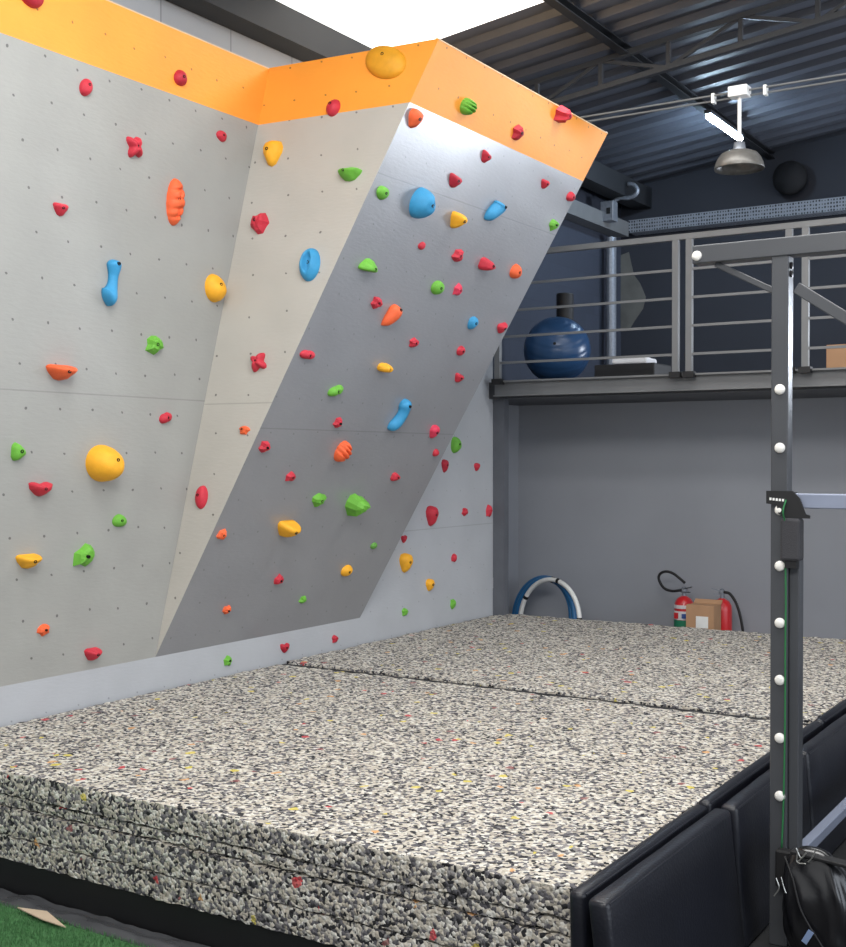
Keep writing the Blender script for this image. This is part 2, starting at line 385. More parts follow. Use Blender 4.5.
# pendant lamp on track
tk = thing('hanging_track', 'thin twin metal track strung below the roof carrying the bell lamp', 'track', (0, 8.0, 4.18))
for dy, dz in ((0, 0), (.03, -.028)):
    obj('rod', tube([(-4.98, dy, -.0+dz), (6.5, dy, .0+dz)], .007, 8), M['steel'], tk)
for px in (713, 765):
    q = at_y(px, 90, 8.0); obj('clip', box(q.x-.010, q.x+.010, -.01, .04, -.05, .015), M['white'], tk)
lp = at_y(739.5, 93, 8.0)
pl = thing('pendant_lamp', 'bell shaped glass pendant lamp on a white rod below the track', 'lamp', (lp.x, 8.0, 4.175))
obj('ceiling_box', box(-.065, .065, -.05, .05, -.035, .035, .006), M['white'], pl)
obj('stem', tube([(0, 0, -.04), (0, 0, -.35)], .013, 10), M['white'], pl)
obj('lamp_holder', lathe([(.02, -.33), (.035, -.335), (.04, -.37), (.05, -.385), (.045, -.40), (.03, -.41)], 20), M['galv'], pl, smooth=True)
prof = [(.035, -.385), (.085, -.395), (.118, -.41), (.142, -.44), (.157, -.475), (.165, -.508), (.162, -.515), (.150, -.48), (.13, -.445), (.09, -.415), (.03, -.40)]
obj('lamp_shade', lathe(prof, 40), mat('smoked_ribbed_glass', (112, 110, 106), .35, .3, var=.15, scale=30), pl, smooth=True)
# dark globe on gallery wall
q = at_y(790, 178, 11.93)
g = lathe([(.001, -.165)]+[(.165*math.cos(a), .165*math.sin(a)) for a in [math.radians(t) for t in range(-80, 81, 10)]]+[(.001, .165)], 28)
tag(obj('wall_globe', g, mat('black_matt_shell', (15, 16, 20), .9), smooth=True, loc=q), 'black round globe on the dark gallery wall', 'globe')

# gallery contents
def uvball(r, seg=40, rings=24, fn=None):
    bm = bmesh.new(); bmesh.ops.create_uvsphere(bm, u_segments=seg, v_segments=rings, radius=r)
    if fn:
        for v in bm.verts: fn(v)
    return bm
bp_ = at_y(557, 351, 8.85)
bl = thing('exercise_ball', 'shiny dark blue exercise ball behind the gallery railing', 'exercise ball', (bp_.x, 8.85, 2.335+.268))
def ribs(v):
    a = math.degrees(math.asin(max(-1, min(1, v.co.z/.268)))); k = 1-.012*math.exp(-((a % 20-10)/2.5)**2); v.co *= k
b_ = obj('ball', uvball(.268, 64, 72, ribs), mat('blue_vinyl', (40, 72, 110), .32, var=.04), bl, smooth=True); b_.rotation_euler = (.5, .25, 0)
b2 = obj('valve', lathe([(.012, 0), (.012, .006), (.004, .008)], 12), M['rubber'], bl); b2.location = (.1, -.245, .03); b2.rotation_euler = (math.pi/2, 0, 0)
q = at_y(565, 310, 9.6)
fr = thing('foam_roller', 'black foam roller standing upright behind the blue ball', 'foam roller', (q.x, 9.6, 2.335))
obj('roller', lathe([(.07, 0), (.075, .01), (.075, .82), (.07, .83), (.03, .83), (.03, .80)], 28), M['rubber'], fr, smooth=False)
q0, q1 = at_y(602, 365, 8.75), at_y(662, 365, 8.75)
tag(obj('step_platform', box(q0.x, q1.x, 8.6, 8.95, 2.335, 2.45, .01), M['rubber']), 'low black box on the gallery floor under the white towel', 'box')
q0, q1 = at_y(617, 355, 8.75), at_y(652, 355, 8.75)
bm = box(q0.x, q1.x, 8.64, 8.86, 2.45, 2.50, .018, seg=4)
bmesh.ops.subdivide_edges(bm, edges=bm.edges, cuts=2, use_grid_fill=True)
for v in bm.verts:
    if v.co.z > 2.46: v.co.z += .006*noise.noise(v.co*18)
tag(obj('folded_towel', bm, mat('white_cloth', (225, 225, 228), .9, bump=.3, bscale=150), smooth=True), 'white folded towel lying on the low black box', 'towel')
q0 = at_y(830, 355, 8.9)
cb_ = thing('cardboard_box', 'brown cardboard carton on the gallery floor behind the railing', 'box', (q0.x, 8.8, 2.335))
M['card'] = mat('brown_cardboard', (182, 142, 108), .85, var=.05)
obj('carton', box(0, .42, 0, .3, 0, .2), M['card'], cb_)
obj('tape', box(.0, .42, .12, .18, .2, .202), mat('packing_tape', (200, 170, 130), .3), cb_)
q0, q1 = at_y(640, 358, 11.8), at_y(800, 350, 11.8)
tag(obj('rolled_mat', tube([(q0.x, 11.9, 2.42), (1.0, 11.9, 2.42)], .07, 16), M['rubber']), 'long black roll lying along the foot of the gallery back wall', 'mat')

# ------------------------------------------------------------------ climbing wall
P1, P4 = Vector((-4.67, 4.71, .67)), Vector((-4.67, 6.60, .67))
T1, T2, T3 = Vector((-4.40, 5.34, 3.93)), Vector((-3.34, 5.44, 3.93)), Vector((-3.34, 7.62, 3.93))
def lerp(a, b, t): return a+(b-a)*t
def zcut(a, b, z): return lerp(a, b, (z-a.z)/(b.z-a.z))
ZO = 3.60
cw = thing('climbing_wall', 'grey plywood climbing wall with an orange band and an overhanging prow', 'climbing wall', (-4.67, 5, 0))
def sheet(name, pts, m, org, ru, rv, n, th=.018):
    """plywood sheet: polygon pts, thickened away from n; uv in metres"""
    bm = bmesh.new(); uvl = bm.loops.layers.uv.new('UVMap')
    off = Vector(cw.location)
    a = [bm.verts.new(p-off) for p in pts]; b = [bm.verts.new(p-off-n*th) for p in pts]
    bm.faces.new(a); bm.faces.new(list(reversed(b)))
    for i in range(len(a)):
        j = (i+1) % len(a); bm.faces.new((a[j], a[i], b[i], b[j]))
    for f in bm.faces:
        for l in f.loops:
            d = l.vert.co+off-org; l[uvl].uv = (d.dot(ru)+20, d.dot(rv)+.0001)
    return obj(name, bm, m, cw)
Yv, Zv, Xv = Vector((0, 1, 0)), Vector((0, 0, 1)), Vector((1, 0, 0))
# left panel (A)
A0, A1 = Vector((-4.67, 1.0, .67)), Vector((-4.40, 1.0, 3.93))
upA = (A1-A0).normalized(); nA = Yv.cross(upA)
if nA.x < 0: nA = -nA
sheet('left_panel', [A0, P1, zcut(P1, T1, ZO), zcut(A0, A1, ZO)], M['grey_left'], A0, Yv, upA, nA)
sheet('left_orange_band', [zcut(A0, A1, ZO), zcut(P1, T1, ZO), T1, A1], M['orange'], A0, Yv, upA, nA)
# prow side (B)
nB = (T1-P1).cross(T2-P1).normalized()
if nB.dot(EYE-P1) < 0: nB = -nB
rB = (T2-T1).normalized(); uB = nB.cross(rB)
if uB.z < 0: uB = -uB
sheet('prow_side_panel', [P1, zcut(P1, T2, ZO), zcut(P1, T1, ZO)], M['grey_mid'], P1, rB, uB, nB)
sheet('prow_side_orange_band', [zcut(P1, T1, ZO), zcut(P1, T2, ZO), T2, T1], M['orange'], P1, rB, uB, nB)
# prow face (C)
upC = (Vector((-3.34, 0, 3.93))-Vector((-4.67, 0, .67))).normalized(); nC = Yv.cross(upC)
if nC.x < 0: nC = -nC
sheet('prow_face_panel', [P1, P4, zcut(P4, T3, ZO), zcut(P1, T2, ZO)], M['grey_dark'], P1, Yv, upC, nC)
sheet('prow_face_orange_band', [zcut(P1, T2, ZO), zcut(P4, T3, ZO), T3, T2], M['orange'], P1, Yv, upC, nC)
# prow back cheek
W3 = Vector((-4.67, 7.70, 3.93)); nE = (T3-P4).cross(W3-P4).normalized()
if nE.y < 0: nE = -nE
sheet('prow_back_panel', [P4, T3, W3], M['grey_base'], P4, Xv, Zv, nE)
# upright base panel (D) and kick strip
D0 = Vector((-4.67, 1.0, 0))
sheet('base_panel', [P4, Vector((-4.67, 8.42, .67)), Vector((-4.67, 8.42, 3.93)), Vector((-4.67, 6.60, 3.93))], M['grey_base'], D0, Yv, Zv, Xv)
sheet('kick_strip', [D0, Vector((-4.67, 8.42, 0)), Vector((-4.67, 8.42, .67)), Vector((-4.67, 1.0, .67))], M['grey_base'], D0, Yv, Zv, Xv)
# hidden frame: top cap
bm = bmesh.new(); off = Vector(cw.location)
f = bm.faces.new([bm.verts.new(Vector(p)-off) for p in ((-4.98, 1, 3.93), (-4.40, 1, 3.93), tuple(T1), tuple(T2), tuple(T3), tuple(W3), (-4.67, 8.42, 3.93), (-4.98, 8.42, 3.93))])
ex = bmesh.ops.extrude_face_region(bm, geom=[f]); bmesh.ops.translate(bm, verts=[v for v in ex['geom'] if isinstance(v, bmesh.types.BMVert)], vec=(0, 0, -.007))
obj('top_cap', bm, M['ply_edge'], cw)

# ------------------------------------------------------------------ holds
PANEL = {'A': (A0, nA), 'B': (P1, nB), 'C': (P1, nC), 'D': (Vector((-4.67, 5, 0)), Xv)}
POLY = {'wedge': [(-1, .5), (-.8, .8), (.8, .8), (1, .5), (.85, -.05), (.4, -.85), (0, -1), (-.4, -.85), (-.85, -.05)],
        'tri': [(-.7, .9), (0, 1), (.7, .9), (.98, .45), (.9, 0), (.4, -.85), (0, -1), (-.4, -.85), (-.9, 0), (-.98, .45)],
        'side': [(-.9, .6), (-.5, .95), (0, .8), (.95, .1), (.95, -.25), (.1, -.8), (-.6, -.9), (-.95, -.5)],
        'heart': [(-.95, .75), (-.55, .95), (0, .6), (.55, .95), (.95, .75), (.85, 0), (.35, -.8), (0, -1), (-.35, -.8), (-.85, 0)]}
def outline(kind, th, rnd):
    c, s = math.cos(th), math.sin(th)
    if kind == 'round': return 1+.06*math.sin(2*th+rnd[0])+.05*math.sin(3*th+rnd[1])
    if kind == 'oval': return 1
    if kind in POLY:
        P = POLY[kind]
        for (x0, y0), (x1, y1) in zip(P, P[1:]+P[:1]):
            d = c*(y1-y0)-s*(x1-x0)
            if abs(d) < 1e-9: continue
            t = (x0*(y1-y0)-y0*(x1-x0))/d; u = (x0*s-y0*c)/d
            if t > 0 and -1e-6 <= u <= 1+1e-6: return t
        return 1
    if kind == 'star': return .82+.26*math.cos(4*th+math.pi+.5*math.sin(rnd[0]))
    if kind == 'lobes': return .86+.2*math.cos(2*th)
    if kind == 'egg': return 1-.16*s+.05*math.sin(2*th+rnd[0])
    if kind == 'facet': return 1+.14*math.sin(5*th+rnd[0])+.1*math.sin(3*th+rnd[1])
    if kind == 'heart': return 1-.22*math.exp(-((th-math.pi/2)/.35)**2)+.1*math.exp(-((th+math.pi/2 - (2*math.pi if th > math.pi else 0))/.4)**2)
    return 1
def rho(kind, x, y, w_, h_, rnd): return None
def hold_mesh(kind, w_, h_, seed, depth):
    R = random.Random(seed); rnd = [R.uniform(0, 6.28) for _ in range(3)]
    bm = bmesh.new()
    seg, rg = (11, 3) if kind == 'facet' else (56, 26) if kind in ('slots', 'grooved', 'hollow', 'pocket') else (28, 9)
    lift = {'wedge': .35, 'tri': .25, 'heart': .2, 'egg': -.25, 'facet': .2}.get(kind, .1)
    def hz(t, th):
        z = max(0, 1-t**2.4)**.62
        y = t*math.sin(th); x = t*math.cos(th)
        z *= 1+lift*y
        if kind == 'pocket': z -= .75*math.exp(-(((x-.32)**2+(y-.3)**2)/.06)**2)
        if kind == 'hollow': z -= .7*math.exp(-((x*x/.14+(y-.05)**2/.3))**2)
        if kind == 'slots':
            for yy in (.52, .12, -.28, -.62): z -= .22*math.exp(-((y-yy-.1*x)/.06)**2)
            for yy in (.35, -.45): z -= .5*math.exp(-((x-.1)**2+(y-yy)**2)/.04)
        if kind == 'lobes': z -= .35*math.exp(-(x/.14)**2)
        if kind == 'grooved':
            for yy in (-.35, .1, .5): z -= .3*math.exp(-((y-yy+.25*x)/.08)**2)
        if kind == 'star': z -= .3*math.exp(-(x*x+y*y)/.05)
        if kind in ('wedge', 'heart'): z -= .18*math.exp(-((x)**2/.3+(y-.75)**2/.05))
        return z*depth*(1+(R.uniform(-.12, .12) if kind == 'facet' else .08*noise.noise(Vector((x*1.7+seed, y*1.7, 0)))))
    def pt(t, th):
        o = outline(kind if kind not in ('pocket', 'hollow', 'slots', 'grooved') else 'oval', th, rnd)
        return Vector((o*t*math.cos(th)*w_/2, o*t*math.sin(th)*h_/2, hz(t, th)))
    top = bm.verts.new(pt(0, 0)); rings = []
    for i in range(1, rg+1):
        t = (i/rg)**.7
        rings.append([bm.verts.new(pt(t, 2*math.pi*k/seg)) for k in range(seg)])
    base = [bm.verts.new((v.co.x, v.co.y, -.002)) for v in rings[-1]]
    for k in range(seg):
        bm.faces.new((top, rings[0][k], rings[0][(k+1) % seg]))
        for A, B in zip(rings, rings[1:]+[base]): bm.faces.new((A[k], B[k], B[(k+1) % seg], A[(k+1) % seg]))
    bm.faces.new(list(reversed(base)))
    return bm, pt
def curved_mesh(pts, depth):
    """pts: (x,y,r) in metres on the panel; a fat bent grip"""
    cur = spline([(p[0], p[1], p[2]) for p in pts], 7); bm = bmesh.new(); seg = 14; rings = []
    n = len(cur)
    ext = [(0, .35), (0, .75)]
    for i, c in enumerate(cur):
        a = cur[max(i-1, 0)]; b = cur[min(i+1, n-1)]; t = Vector((b.x-a.x, b.y-a.y, 0)).normalized(); s = Vector((-t.y, t.x, 0))
        e_ = min(i, n-1-i)/5; f = math.sqrt(max(.04, 1-(1-min(1, e_))**2))
        r = c.z*f; rg = []
        for k in range(seg):
            an = math.pi*k/(seg-1); rg.append(bm.verts.new(Vector((c.x, c.y, 0))+s*math.cos(an)*r+Vector((0, 0, -.002+max(0, math.sin(an))**.8*r*depth))))
        rings.append(rg)
    for A, B in zip(rings, rings[1:]):
        for k in range(seg-1): bm.faces.new((A[k], A[k+1], B[k+1], B[k]))
        bm.faces.new((A[0], B[0], B[-1], A[-1]))
    bm.faces.new(rings[0]); bm.faces.new(list(reversed(rings[-1])))
    return bm
NB = [0]
def hold(panel, px, py, w_, h_, col, kind, label, rot=0, dep=None, bolt=(.1, .12), pts=None):
    q, n = PANEL[panel]; p = on_plane(px, py, q, n); d = (p-EYE).dot(FW); s = d/F
    r = Yv if panel != 'B' else rB
    up = n.cross(r)
    if up.z < 0: up = -up
    # move so that the body's middle (not its foot) sits where it is seen
    W, H = w_*s*1.04, h_*s*1.04
    dp = dep*min(W, H) if dep else .44*min(W, H)
    if pts: dp = 8*s*1.2
    v = ray(px, py).normalized()
    p = on_plane(px, py, q+n*dp*.25, n) - n*dp*.25
    mid = p
    NB[0] += 1
    if pts:
        P = [((a-px)*s, -(b-py)*s, c*s) for a, b, c in pts]; bm = curved_mesh(P, dep or 1.1); fn = None
    else:
        bm, fn = hold_mesh(kind, W, H, NB[0], dp)
    root = bpy.data.objects.new('climbing_hold', None); C.objects.link(root)
    root.matrix_world = Matrix.Translation(mid) @ Matrix((r, up, r.cross(up))).transposed().to_4x4() @ Matrix.Rotation(math.radians(rot), 4, 'Z')
    if r.cross(up).dot(n) < 0:
        root.matrix_world = Matrix.Translation(mid) @ Matrix((-r, up, n)).transposed().to_4x4() @ Matrix.Rotation(math.radians(rot), 4, 'Z')
        root['flip'] = 1; del root['flip']
    tag(root, label, 'climbing hold', 'climbing holds on the wall')
    o = obj('grip', bm, M['h_'+col], root, smooth=(kind != 'facet'))
    if min(w_, h_) >= 9:
        if fn: b = fn(.16, 2.4)
        else:
            a = [(P[0][i]+P[1][i])/2 for i in range(3)]; b = Vector((a[0], a[1], a[2]*(dep or 1.1)*.97))
        rb = min(.009, .1*min(W, H))
        g = lathe([(rb, -.012), (rb, .0025), (rb*.6, .0025), (rb*.55, -.002)], 12); bmesh.ops.translate(g, verts=g.verts, vec=b)
        obj('bolt', g, M['bolt'], root)
    return root
# left panel
hold('A', 33, -3, 27, 20, 'darkred', 'round', 'dark red hold at the top of the orange band, cut off by the picture edge')
hold('A', 87, 86, 14, 18, 'red', 'egg', 'small red oval hold near the picture edge, just under the left orange band', rot=-20)
hold('A', 181, 78, 15, 16, 'darkred', 'round', 'dark red round hold alone on the left part of the orange band')
hold('A', 135, 147, 20, 24, 'red', 'star', 'red four-armed hold above and left of the tall orange oval hold', rot=20)
hold('A', 222, 136, 14, 10, 'red', 'round', 'small red hold beside the inner corner, just under the orange band')
hold('A', 61, 209, 18, 14, 'red', 'wedge', 'red flat-topped hold left of the tall orange oval hold')
hold('A', 176, 202, 21, 45, 'orange', 'slots', 'tall orange oval hold with finger slots', dep=.5)
hold('A', 109, 281, 27, 54, 'blue', 'curve', 'blue S-shaped jug on the left grey panel', dep=1.25, pts=[(114, 259, 8.5), (115, 267, 7.5), (115, 276, 5.5), (114, 286, 6), (110, 295, 9.5), (104, 299, 11)])
hold('A', 216, 286, 25, 27, 'yellow', 'egg', 'yellow rounded hold beside the inner corner, right of the blue S-shaped jug')
hold('A', 155, 345, 21, 18, 'green', 'facet', 'green angular hold below the blue S-shaped jug', rot=15)
hold('A', 62, 372, 33, 17, 'orange', 'wedge', 'wide orange ledge hold on the left panel just above the sheet joint', dep=1.0)
hold('A', 166, 418, 15, 14, 'red', 'lobes', 'small red hold on the left panel just below the sheet joint', rot=20)
hold('A', 19, 452, 17, 20, 'green', 'side', 'green triangular hold beside the left picture edge')
hold('A', 107, 461, 39, 37, 'yellow', 'egg', 'largest yellow hold, big and bulging, low on the left panel', rot=-25, dep=.6)
hold('A', 41, 489, 27, 15, 'red', 'heart', 'wide red hold below left of the biggest yellow hold', dep=.8)
hold('A', 120, 521, 17, 13, 'green', 'round', 'small green hold below the biggest yellow hold')
hold('A', 85, 556, 27, 20, 'green', 'facet', 'green lumpy hold low on the left panel beside the yellow ledge', rot=25)
hold('A', 29, 561, 27, 16, 'yellow', 'wedge', 'yellow ledge hold low at the left picture edge', dep=.9)
hold('A', 44, 630, 14, 12, 'orange', 'facet', 'small orange hold near the foot of the left panel')
hold('A', 93, 654, 18, 14, 'red', 'wedge', 'red hold at the very foot of the left panel', dep=.8)
# prow side
hold('B', 386, 59, 46, 34, 'ochre', 'egg', 'big dark yellow dome on the orange band, below the roof light', rot=-30, dep=.25)
hold('B', 333, 106, 15, 17, 'red', 'egg', 'red hold on the lower edge of the orange band of the pale prow side')
hold('B', 272, 153, 22, 26, 'yellow', 'tri', 'yellow shield-shaped hold at the top of the pale prow side')
hold('B', 349, 174, 26, 13, 'green', 'wedge', 'green ledge hold at the top of the pale prow side', dep=.9)
hold('B', 259, 223, 20, 20, 'red', 'facet', 'red angular hold on the pale prow side left of the blue oval')
hold('B', 309, 264, 22, 33, 'blue', 'hollow', 'blue oval hold with a hollow middle on the pale prow side', dep=.5)
hold('B', 258, 362, 19, 20, 'red', 'star', 'red four-armed hold on the pale prow side', rot=10)
hold('B', 244, 430, 12, 9, 'orange', 'facet', 'tiny orange hold on the pale prow side')
hold('B', 201, 497, 14, 23, 'red', 'oval', 'upright red oval hold near the bottom of the pale prow side')
# prow face
hold('C', 468, 107, 18, 16, 'green', 'grooved', 'green grooved hold on the orange band of the prow face', dep=.8)
hold('C', 518, 133, 16, 15, 'darkred', 'facet', 'dark red hold near the middle of the prow face orange band')
hold('C', 562, 115, 18, 16, 'red', 'facet', 'red hold at the top right edge of the orange band', dep=.8)
hold('C', 415, 119, 19, 19, 'orange', 'tri', 'orange rounded hold in the top left corner of the prow face')
hold('C', 486, 157, 16, 12, 'red', 'wedge', 'red hold just under the orange band near the upright joint', rot=-15)
hold('C', 455, 181, 21, 14, 'darkred', 'wedge', 'wide dark red hold between the green and the big blue holds and the yellow one', rot=-8)
hold('C', 383, 193, 17, 14, 'green', 'round', 'green rounded hold left of the big blue pocket hold')
hold('C', 422, 204, 27, 30, 'blue', 'pocket', 'big round blue hold with a pocket', dep=.7)
hold('C', 545, 184, 14, 10, 'red', 'wedge', 'small red hold just under the right end of the orange band')
hold('C', 571, 197, 14, 10, 'red', 'round', 'small red hold on the right edge of the prow face under the orange band')
hold('C', 495, 209, 26, 31, 'blue', 'curve', 'blue slanted horn hold in the upper prow face', dep=1.3, pts=[(501, 201, 9.5), (499, 207, 8), (492, 214, 7), (485, 221, 5)])
hold('C', 457, 220, 16, 18, 'yellow', 'wedge', 'yellow block hold between the two upper blue holds', dep=.8)
hold('C', 554, 225, 15, 11, 'green', 'facet', 'small green hold on the right edge of the prow face')
hold('C', 422, 246, 10, 8, 'red', 'round', 'tiny red hold below the big blue pocket hold')
hold('C', 458, 256, 16, 13, 'red', 'facet', 'red hold left of the red pointed wedge in the upper prow face')
hold('C', 487, 265, 23, 14, 'red', 'side', 'red pointed wedge hold in the upper right of the prow face', dep=.8)
hold('C', 369, 266, 27, 14, 'green', 'wedge', 'green wedge hold on the left side of the prow face', dep=.7, rot=180)
hold('C', 516, 272, 17, 15, 'orange', 'round', 'round orange hold near the right edge of the prow face')
hold('C', 438, 288, 20, 14, 'green', 'oval', 'green oval hold in the middle of the prow face')
hold('C', 458, 290, 12, 12, 'pink', 'facet', 'small red hold touching the right of the green oval hold')
hold('C', 377, 303, 16, 12, 'red', 'facet', 'red hold just left of the orange banana hold')
hold('C', 391, 314, 22, 32, 'orange', 'curve', 'orange banana-shaped hold on the left half of the prow face', dep=1.2, pts=[(397, 304, 7), (396, 311, 8.5), (391, 319, 7), (384, 327, 3.5)])
hold('C', 473, 323, 14, 13, 'blue', 'round', 'small round blue hold, the only little blue one')
hold('C', 502, 328, 15, 12, 'red', 'wedge', 'red hold on the right edge of the prow face, level with the small blue one', rot=15)
hold('C', 414, 343, 14, 10, 'red', 'facet', 'small red hold above the two-lobed yellow hold')
hold('C', 461, 351, 12, 10, 'red', 'oval', 'small red hold under the small round blue one')
hold('C', 308, 355, 21, 13, 'red', 'lobes', 'long red hold at the prow face edge, level with the red four-armed one')
hold('C', 385, 368, 18, 13, 'yellow', 'lobes', 'two-lobed yellow hold in the middle of the prow face', dep=.8)
hold('C', 459, 378, 15, 10, 'red', 'wedge', 'small red hold, lower of the pair below the small round blue hold', rot=-10)
hold('C', 336, 391, 20, 14, 'green', 'lobes', 'green two-lobed hold just above the sheet joint', rot=20)
hold('C', 399, 413, 26, 40, 'blue', 'curve', 'blue curved horn hold in the lower middle of the prow face', dep=1.25, pts=[(403, 399, 8.5), (406, 408, 7), (405, 417, 6.5), (399, 425, 6.5), (391, 430, 5)])
hold('C', 338, 423, 11, 11, 'red', 'facet', 'small red hold right above the grooved orange one')
hold('C', 434, 432, 13, 14, 'pink', 'tri', 'pinkish red hold near the right edge, below right of the curved blue horn')
hold('C', 265, 447, 15, 12, 'red', 'facet', 'red hold at the left edge of the prow face, level with the sheet joint')
hold('C', 343, 452, 18, 22, 'orange', 'grooved', 'grooved orange hold below the sheet joint', rot=-20, dep=.6)
hold('C', 436, 453, 9, 8, 'red', 'round', 'tiny red hold right at the edge where the prow face meets the pale base panel')
hold('C', 291, 477, 14, 10, 'red', 'facet', 'small red hold above the square yellow hold')
hold('C', 396, 477, 15, 10, 'red', 'side', 'small red hold right of the grooved orange one')
hold('C', 319, 500, 18, 14, 'green', 'facet', 'smaller angular green hold left of the larger green one')
hold('C', 356, 505, 24, 21, 'green', 'facet', 'larger angular green hold on the lower prow face', dep=.8)
hold('C', 288, 529, 26, 19, 'yellow', 'wedge', 'square yellow hold on the lower prow face', dep=.8)
hold('C', 222, 535, 12, 11, 'orange', 'facet', 'small orange hold at the left edge of the lower prow face')
hold('C', 374, 546, 10, 7, 'olive', 'oval', 'tiny dull green hold below the larger angular green one')
hold('C', 347, 571, 16, 12, 'yellow', 'oval', 'small yellow oval hold low on the prow face')
hold('C', 279, 580, 12, 11, 'red', 'facet', 'small red hold below the square yellow one')
hold('C', 303, 600, 10, 8, 'green', 'facet', 'tiny green hold near the foot of the prow face')
hold('C', 227, 610, 11, 9, 'orange', 'facet', 'lowest small orange hold near the foot of the prow face')
# pale base panel
hold('D', 456, 445, 15, 15, 'green', 'round', 'round green hold at the top of the pale base panel')
hold('D', 445, 466, 10, 13, 'darkred', 'tri', 'dark red hold just below left of the round green hold on the base panel')
hold('D', 477, 467, 9, 8, 'red', 'tri', 'tiny red hold right of the round green hold, by the dark column')
hold('D', 432, 516, 17, 20, 'red', 'tri', 'largest red shield-shaped hold on the pale base panel')
hold('D', 465, 512, 9, 8, 'red', 'facet', 'tiny red hold midway between the red shield-shaped hold and the dark column')
hold('D', 489, 511, 9, 12, 'red', 'facet', 'small red hold on the very edge of the base panel at the dark column')
hold('D', 404, 539, 9, 8, 'darkred', 'heart', 'tiny dark red hold right above the yellow shield-shaped hold')
hold('D', 406, 563, 18, 19, 'yellow', 'tri', 'yellow shield-shaped hold on the pale base panel')
hold('D', 454, 558, 8, 8, 'red', 'facet', 'tiny red hold right of the yellow shield-shaped hold')
hold('D', 430, 585, 12, 12, 'yellow', 'tri', 'small yellow hold below right of the yellow shield-shaped hold')
hold('D', 405, 612, 9, 8, 'green', 'facet', 'tiny green hold low on the base panel under the yellow holds')
hold('D', 453, 604, 8, 10, 'green', 'facet', 'tiny green hold low on the base panel near the dark column')
hold('D', 228, 661, 10, 10, 'green', 'facet', 'small green hold on the kick strip just above the foam')
hold('D', 285, 648, 13, 10, 'darkred', 'heart', 'dark red hold on the kick strip right of the green one')
hold('D', 335, 639, 8, 8, 'darkred', 'facet', 'tiny dark red hold at the right end of the kick strip under the prow')

# ------------------------------------------------------------------ foam mats
def rough_slab(x0, x1, y0, y1, z0, z1, seed, res=.03, amp=.0042, topres=None):
    bm = bmesh.new()
    nx = max(2, int((x1-x0)/res)); ny = max(2, int((y1-y0)/res)); nz = max(2, int((z1-z0)/res))
    cache = {}
    def V(i, j, k):
        key = (i, j, k)
        if key in cache: return cache[key]
        p = Vector((x0+(x1-x0)*i/nx, y0+(y1-y0)*j/ny, z0+(z1-z0)*k/nz))
        r = Vector((noise.noise(p*47+Vector((seed, 0, 0))), noise.noise(p*47+Vector((0, seed+7, 0))), noise.noise(p*47+Vector((0, 0, seed+3)))))*amp*2
        edge = (i in (0, nx))+(j in (0, ny))+(k in (0, nz))
        if edge >= 2:      # soften corners
            r += Vector(((1 if i == 0 else -1 if i == nx else 0), (1 if j == 0 else -1 if j == ny else 0), (1 if k == 0 else -1 if k == nz else 0)))*.0025
        if k == nz and edge == 1: r.z *= .35
        cache[key] = bm.verts.new(p+r); return cache[key]
    for i in range(nx):
        for j in range(ny):
            bm.faces.new((V(i, j, nz), V(i+1, j, nz), V(i+1, j+1, nz), V(i, j+1, nz)))
            if i % 1 == 0: bm.faces.new((V(i, j, 0), V(i, j+1, 0), V(i+1, j+1, 0), V(i+1, j, 0)))
    for k in range(nz):
        for i in range(nx):
            bm.faces.new((V(i, 0, k), V(i+1, 0, k), V(i+1, 0, k+1), V(i, 0, k+1))); bm.faces.new((V(i, ny, k), V(i, ny, k+1), V(i+1, ny, k+1), V(i+1, ny, k)))
        for j in range(ny):
            bm.faces.new((V(0, j, k), V(0, j, k+1), V(0, j+1, k+1), V(0, j+1, k))); bm.faces.new((V(nx, j, k), V(nx, j+1, k), V(nx, j+1, k+1), V(nx, j, k+1)))
    return bm
layers = [(.135, .231, ''), (.235, .345, ''), (.350, .392, ''), (.397, .49, '')]
ln = ['bottom foam slab of the near stack, on the black platform', 'second foam slab from the bottom of the near stack', 'thin foam slab just under the top one of the near stack', 'big speckled top foam slab of the near stack']
lf = ['bottom foam slab of the far stack, hidden behind the near one', 'second foam slab from the bottom of the far stack', 'thin foam slab just under the top one of the far stack', 'speckled top foam slab of the far stack, beyond the seam']
for (z0, z1, _), l1, l2 in zip(layers, ln, lf):
    dx = random.Random(int(z0*1000)).uniform(-.006, .006)
    tag(obj('foam_slab', rough_slab(-4.655, -1.49+dx, 3.175+dx, 5.73, z0, z1, int(z0*100)), M['foam'], smooth=False), l1, 'foam mat', 'speckled foam slabs')
    tag(obj('foam_slab', rough_slab(-4.655, -1.49+dx, 5.795, 8.55+dx, z0, z1+(.006 if z1 > .48 else 0), int(z0*100)+50, res=.045), M['foam'], smooth=False), l2, 'foam mat', 'speckled foam slabs')
tag(obj('mat_platform', box(-4.65, -1.5, 3.19, 8.5, 0, .133, .004), M['black_base']), 'low black platform under the speckled foam stacks', 'platform')

tag(obj('added_seam_line', box(-4.64, -1.5, 5.742, 5.782, .135, .484), M['rubber']), 'added black strip drawing the dark seam line between the two foam stacks', 'added strip')  # strip added to darken the seam line; the bare gap renders lit

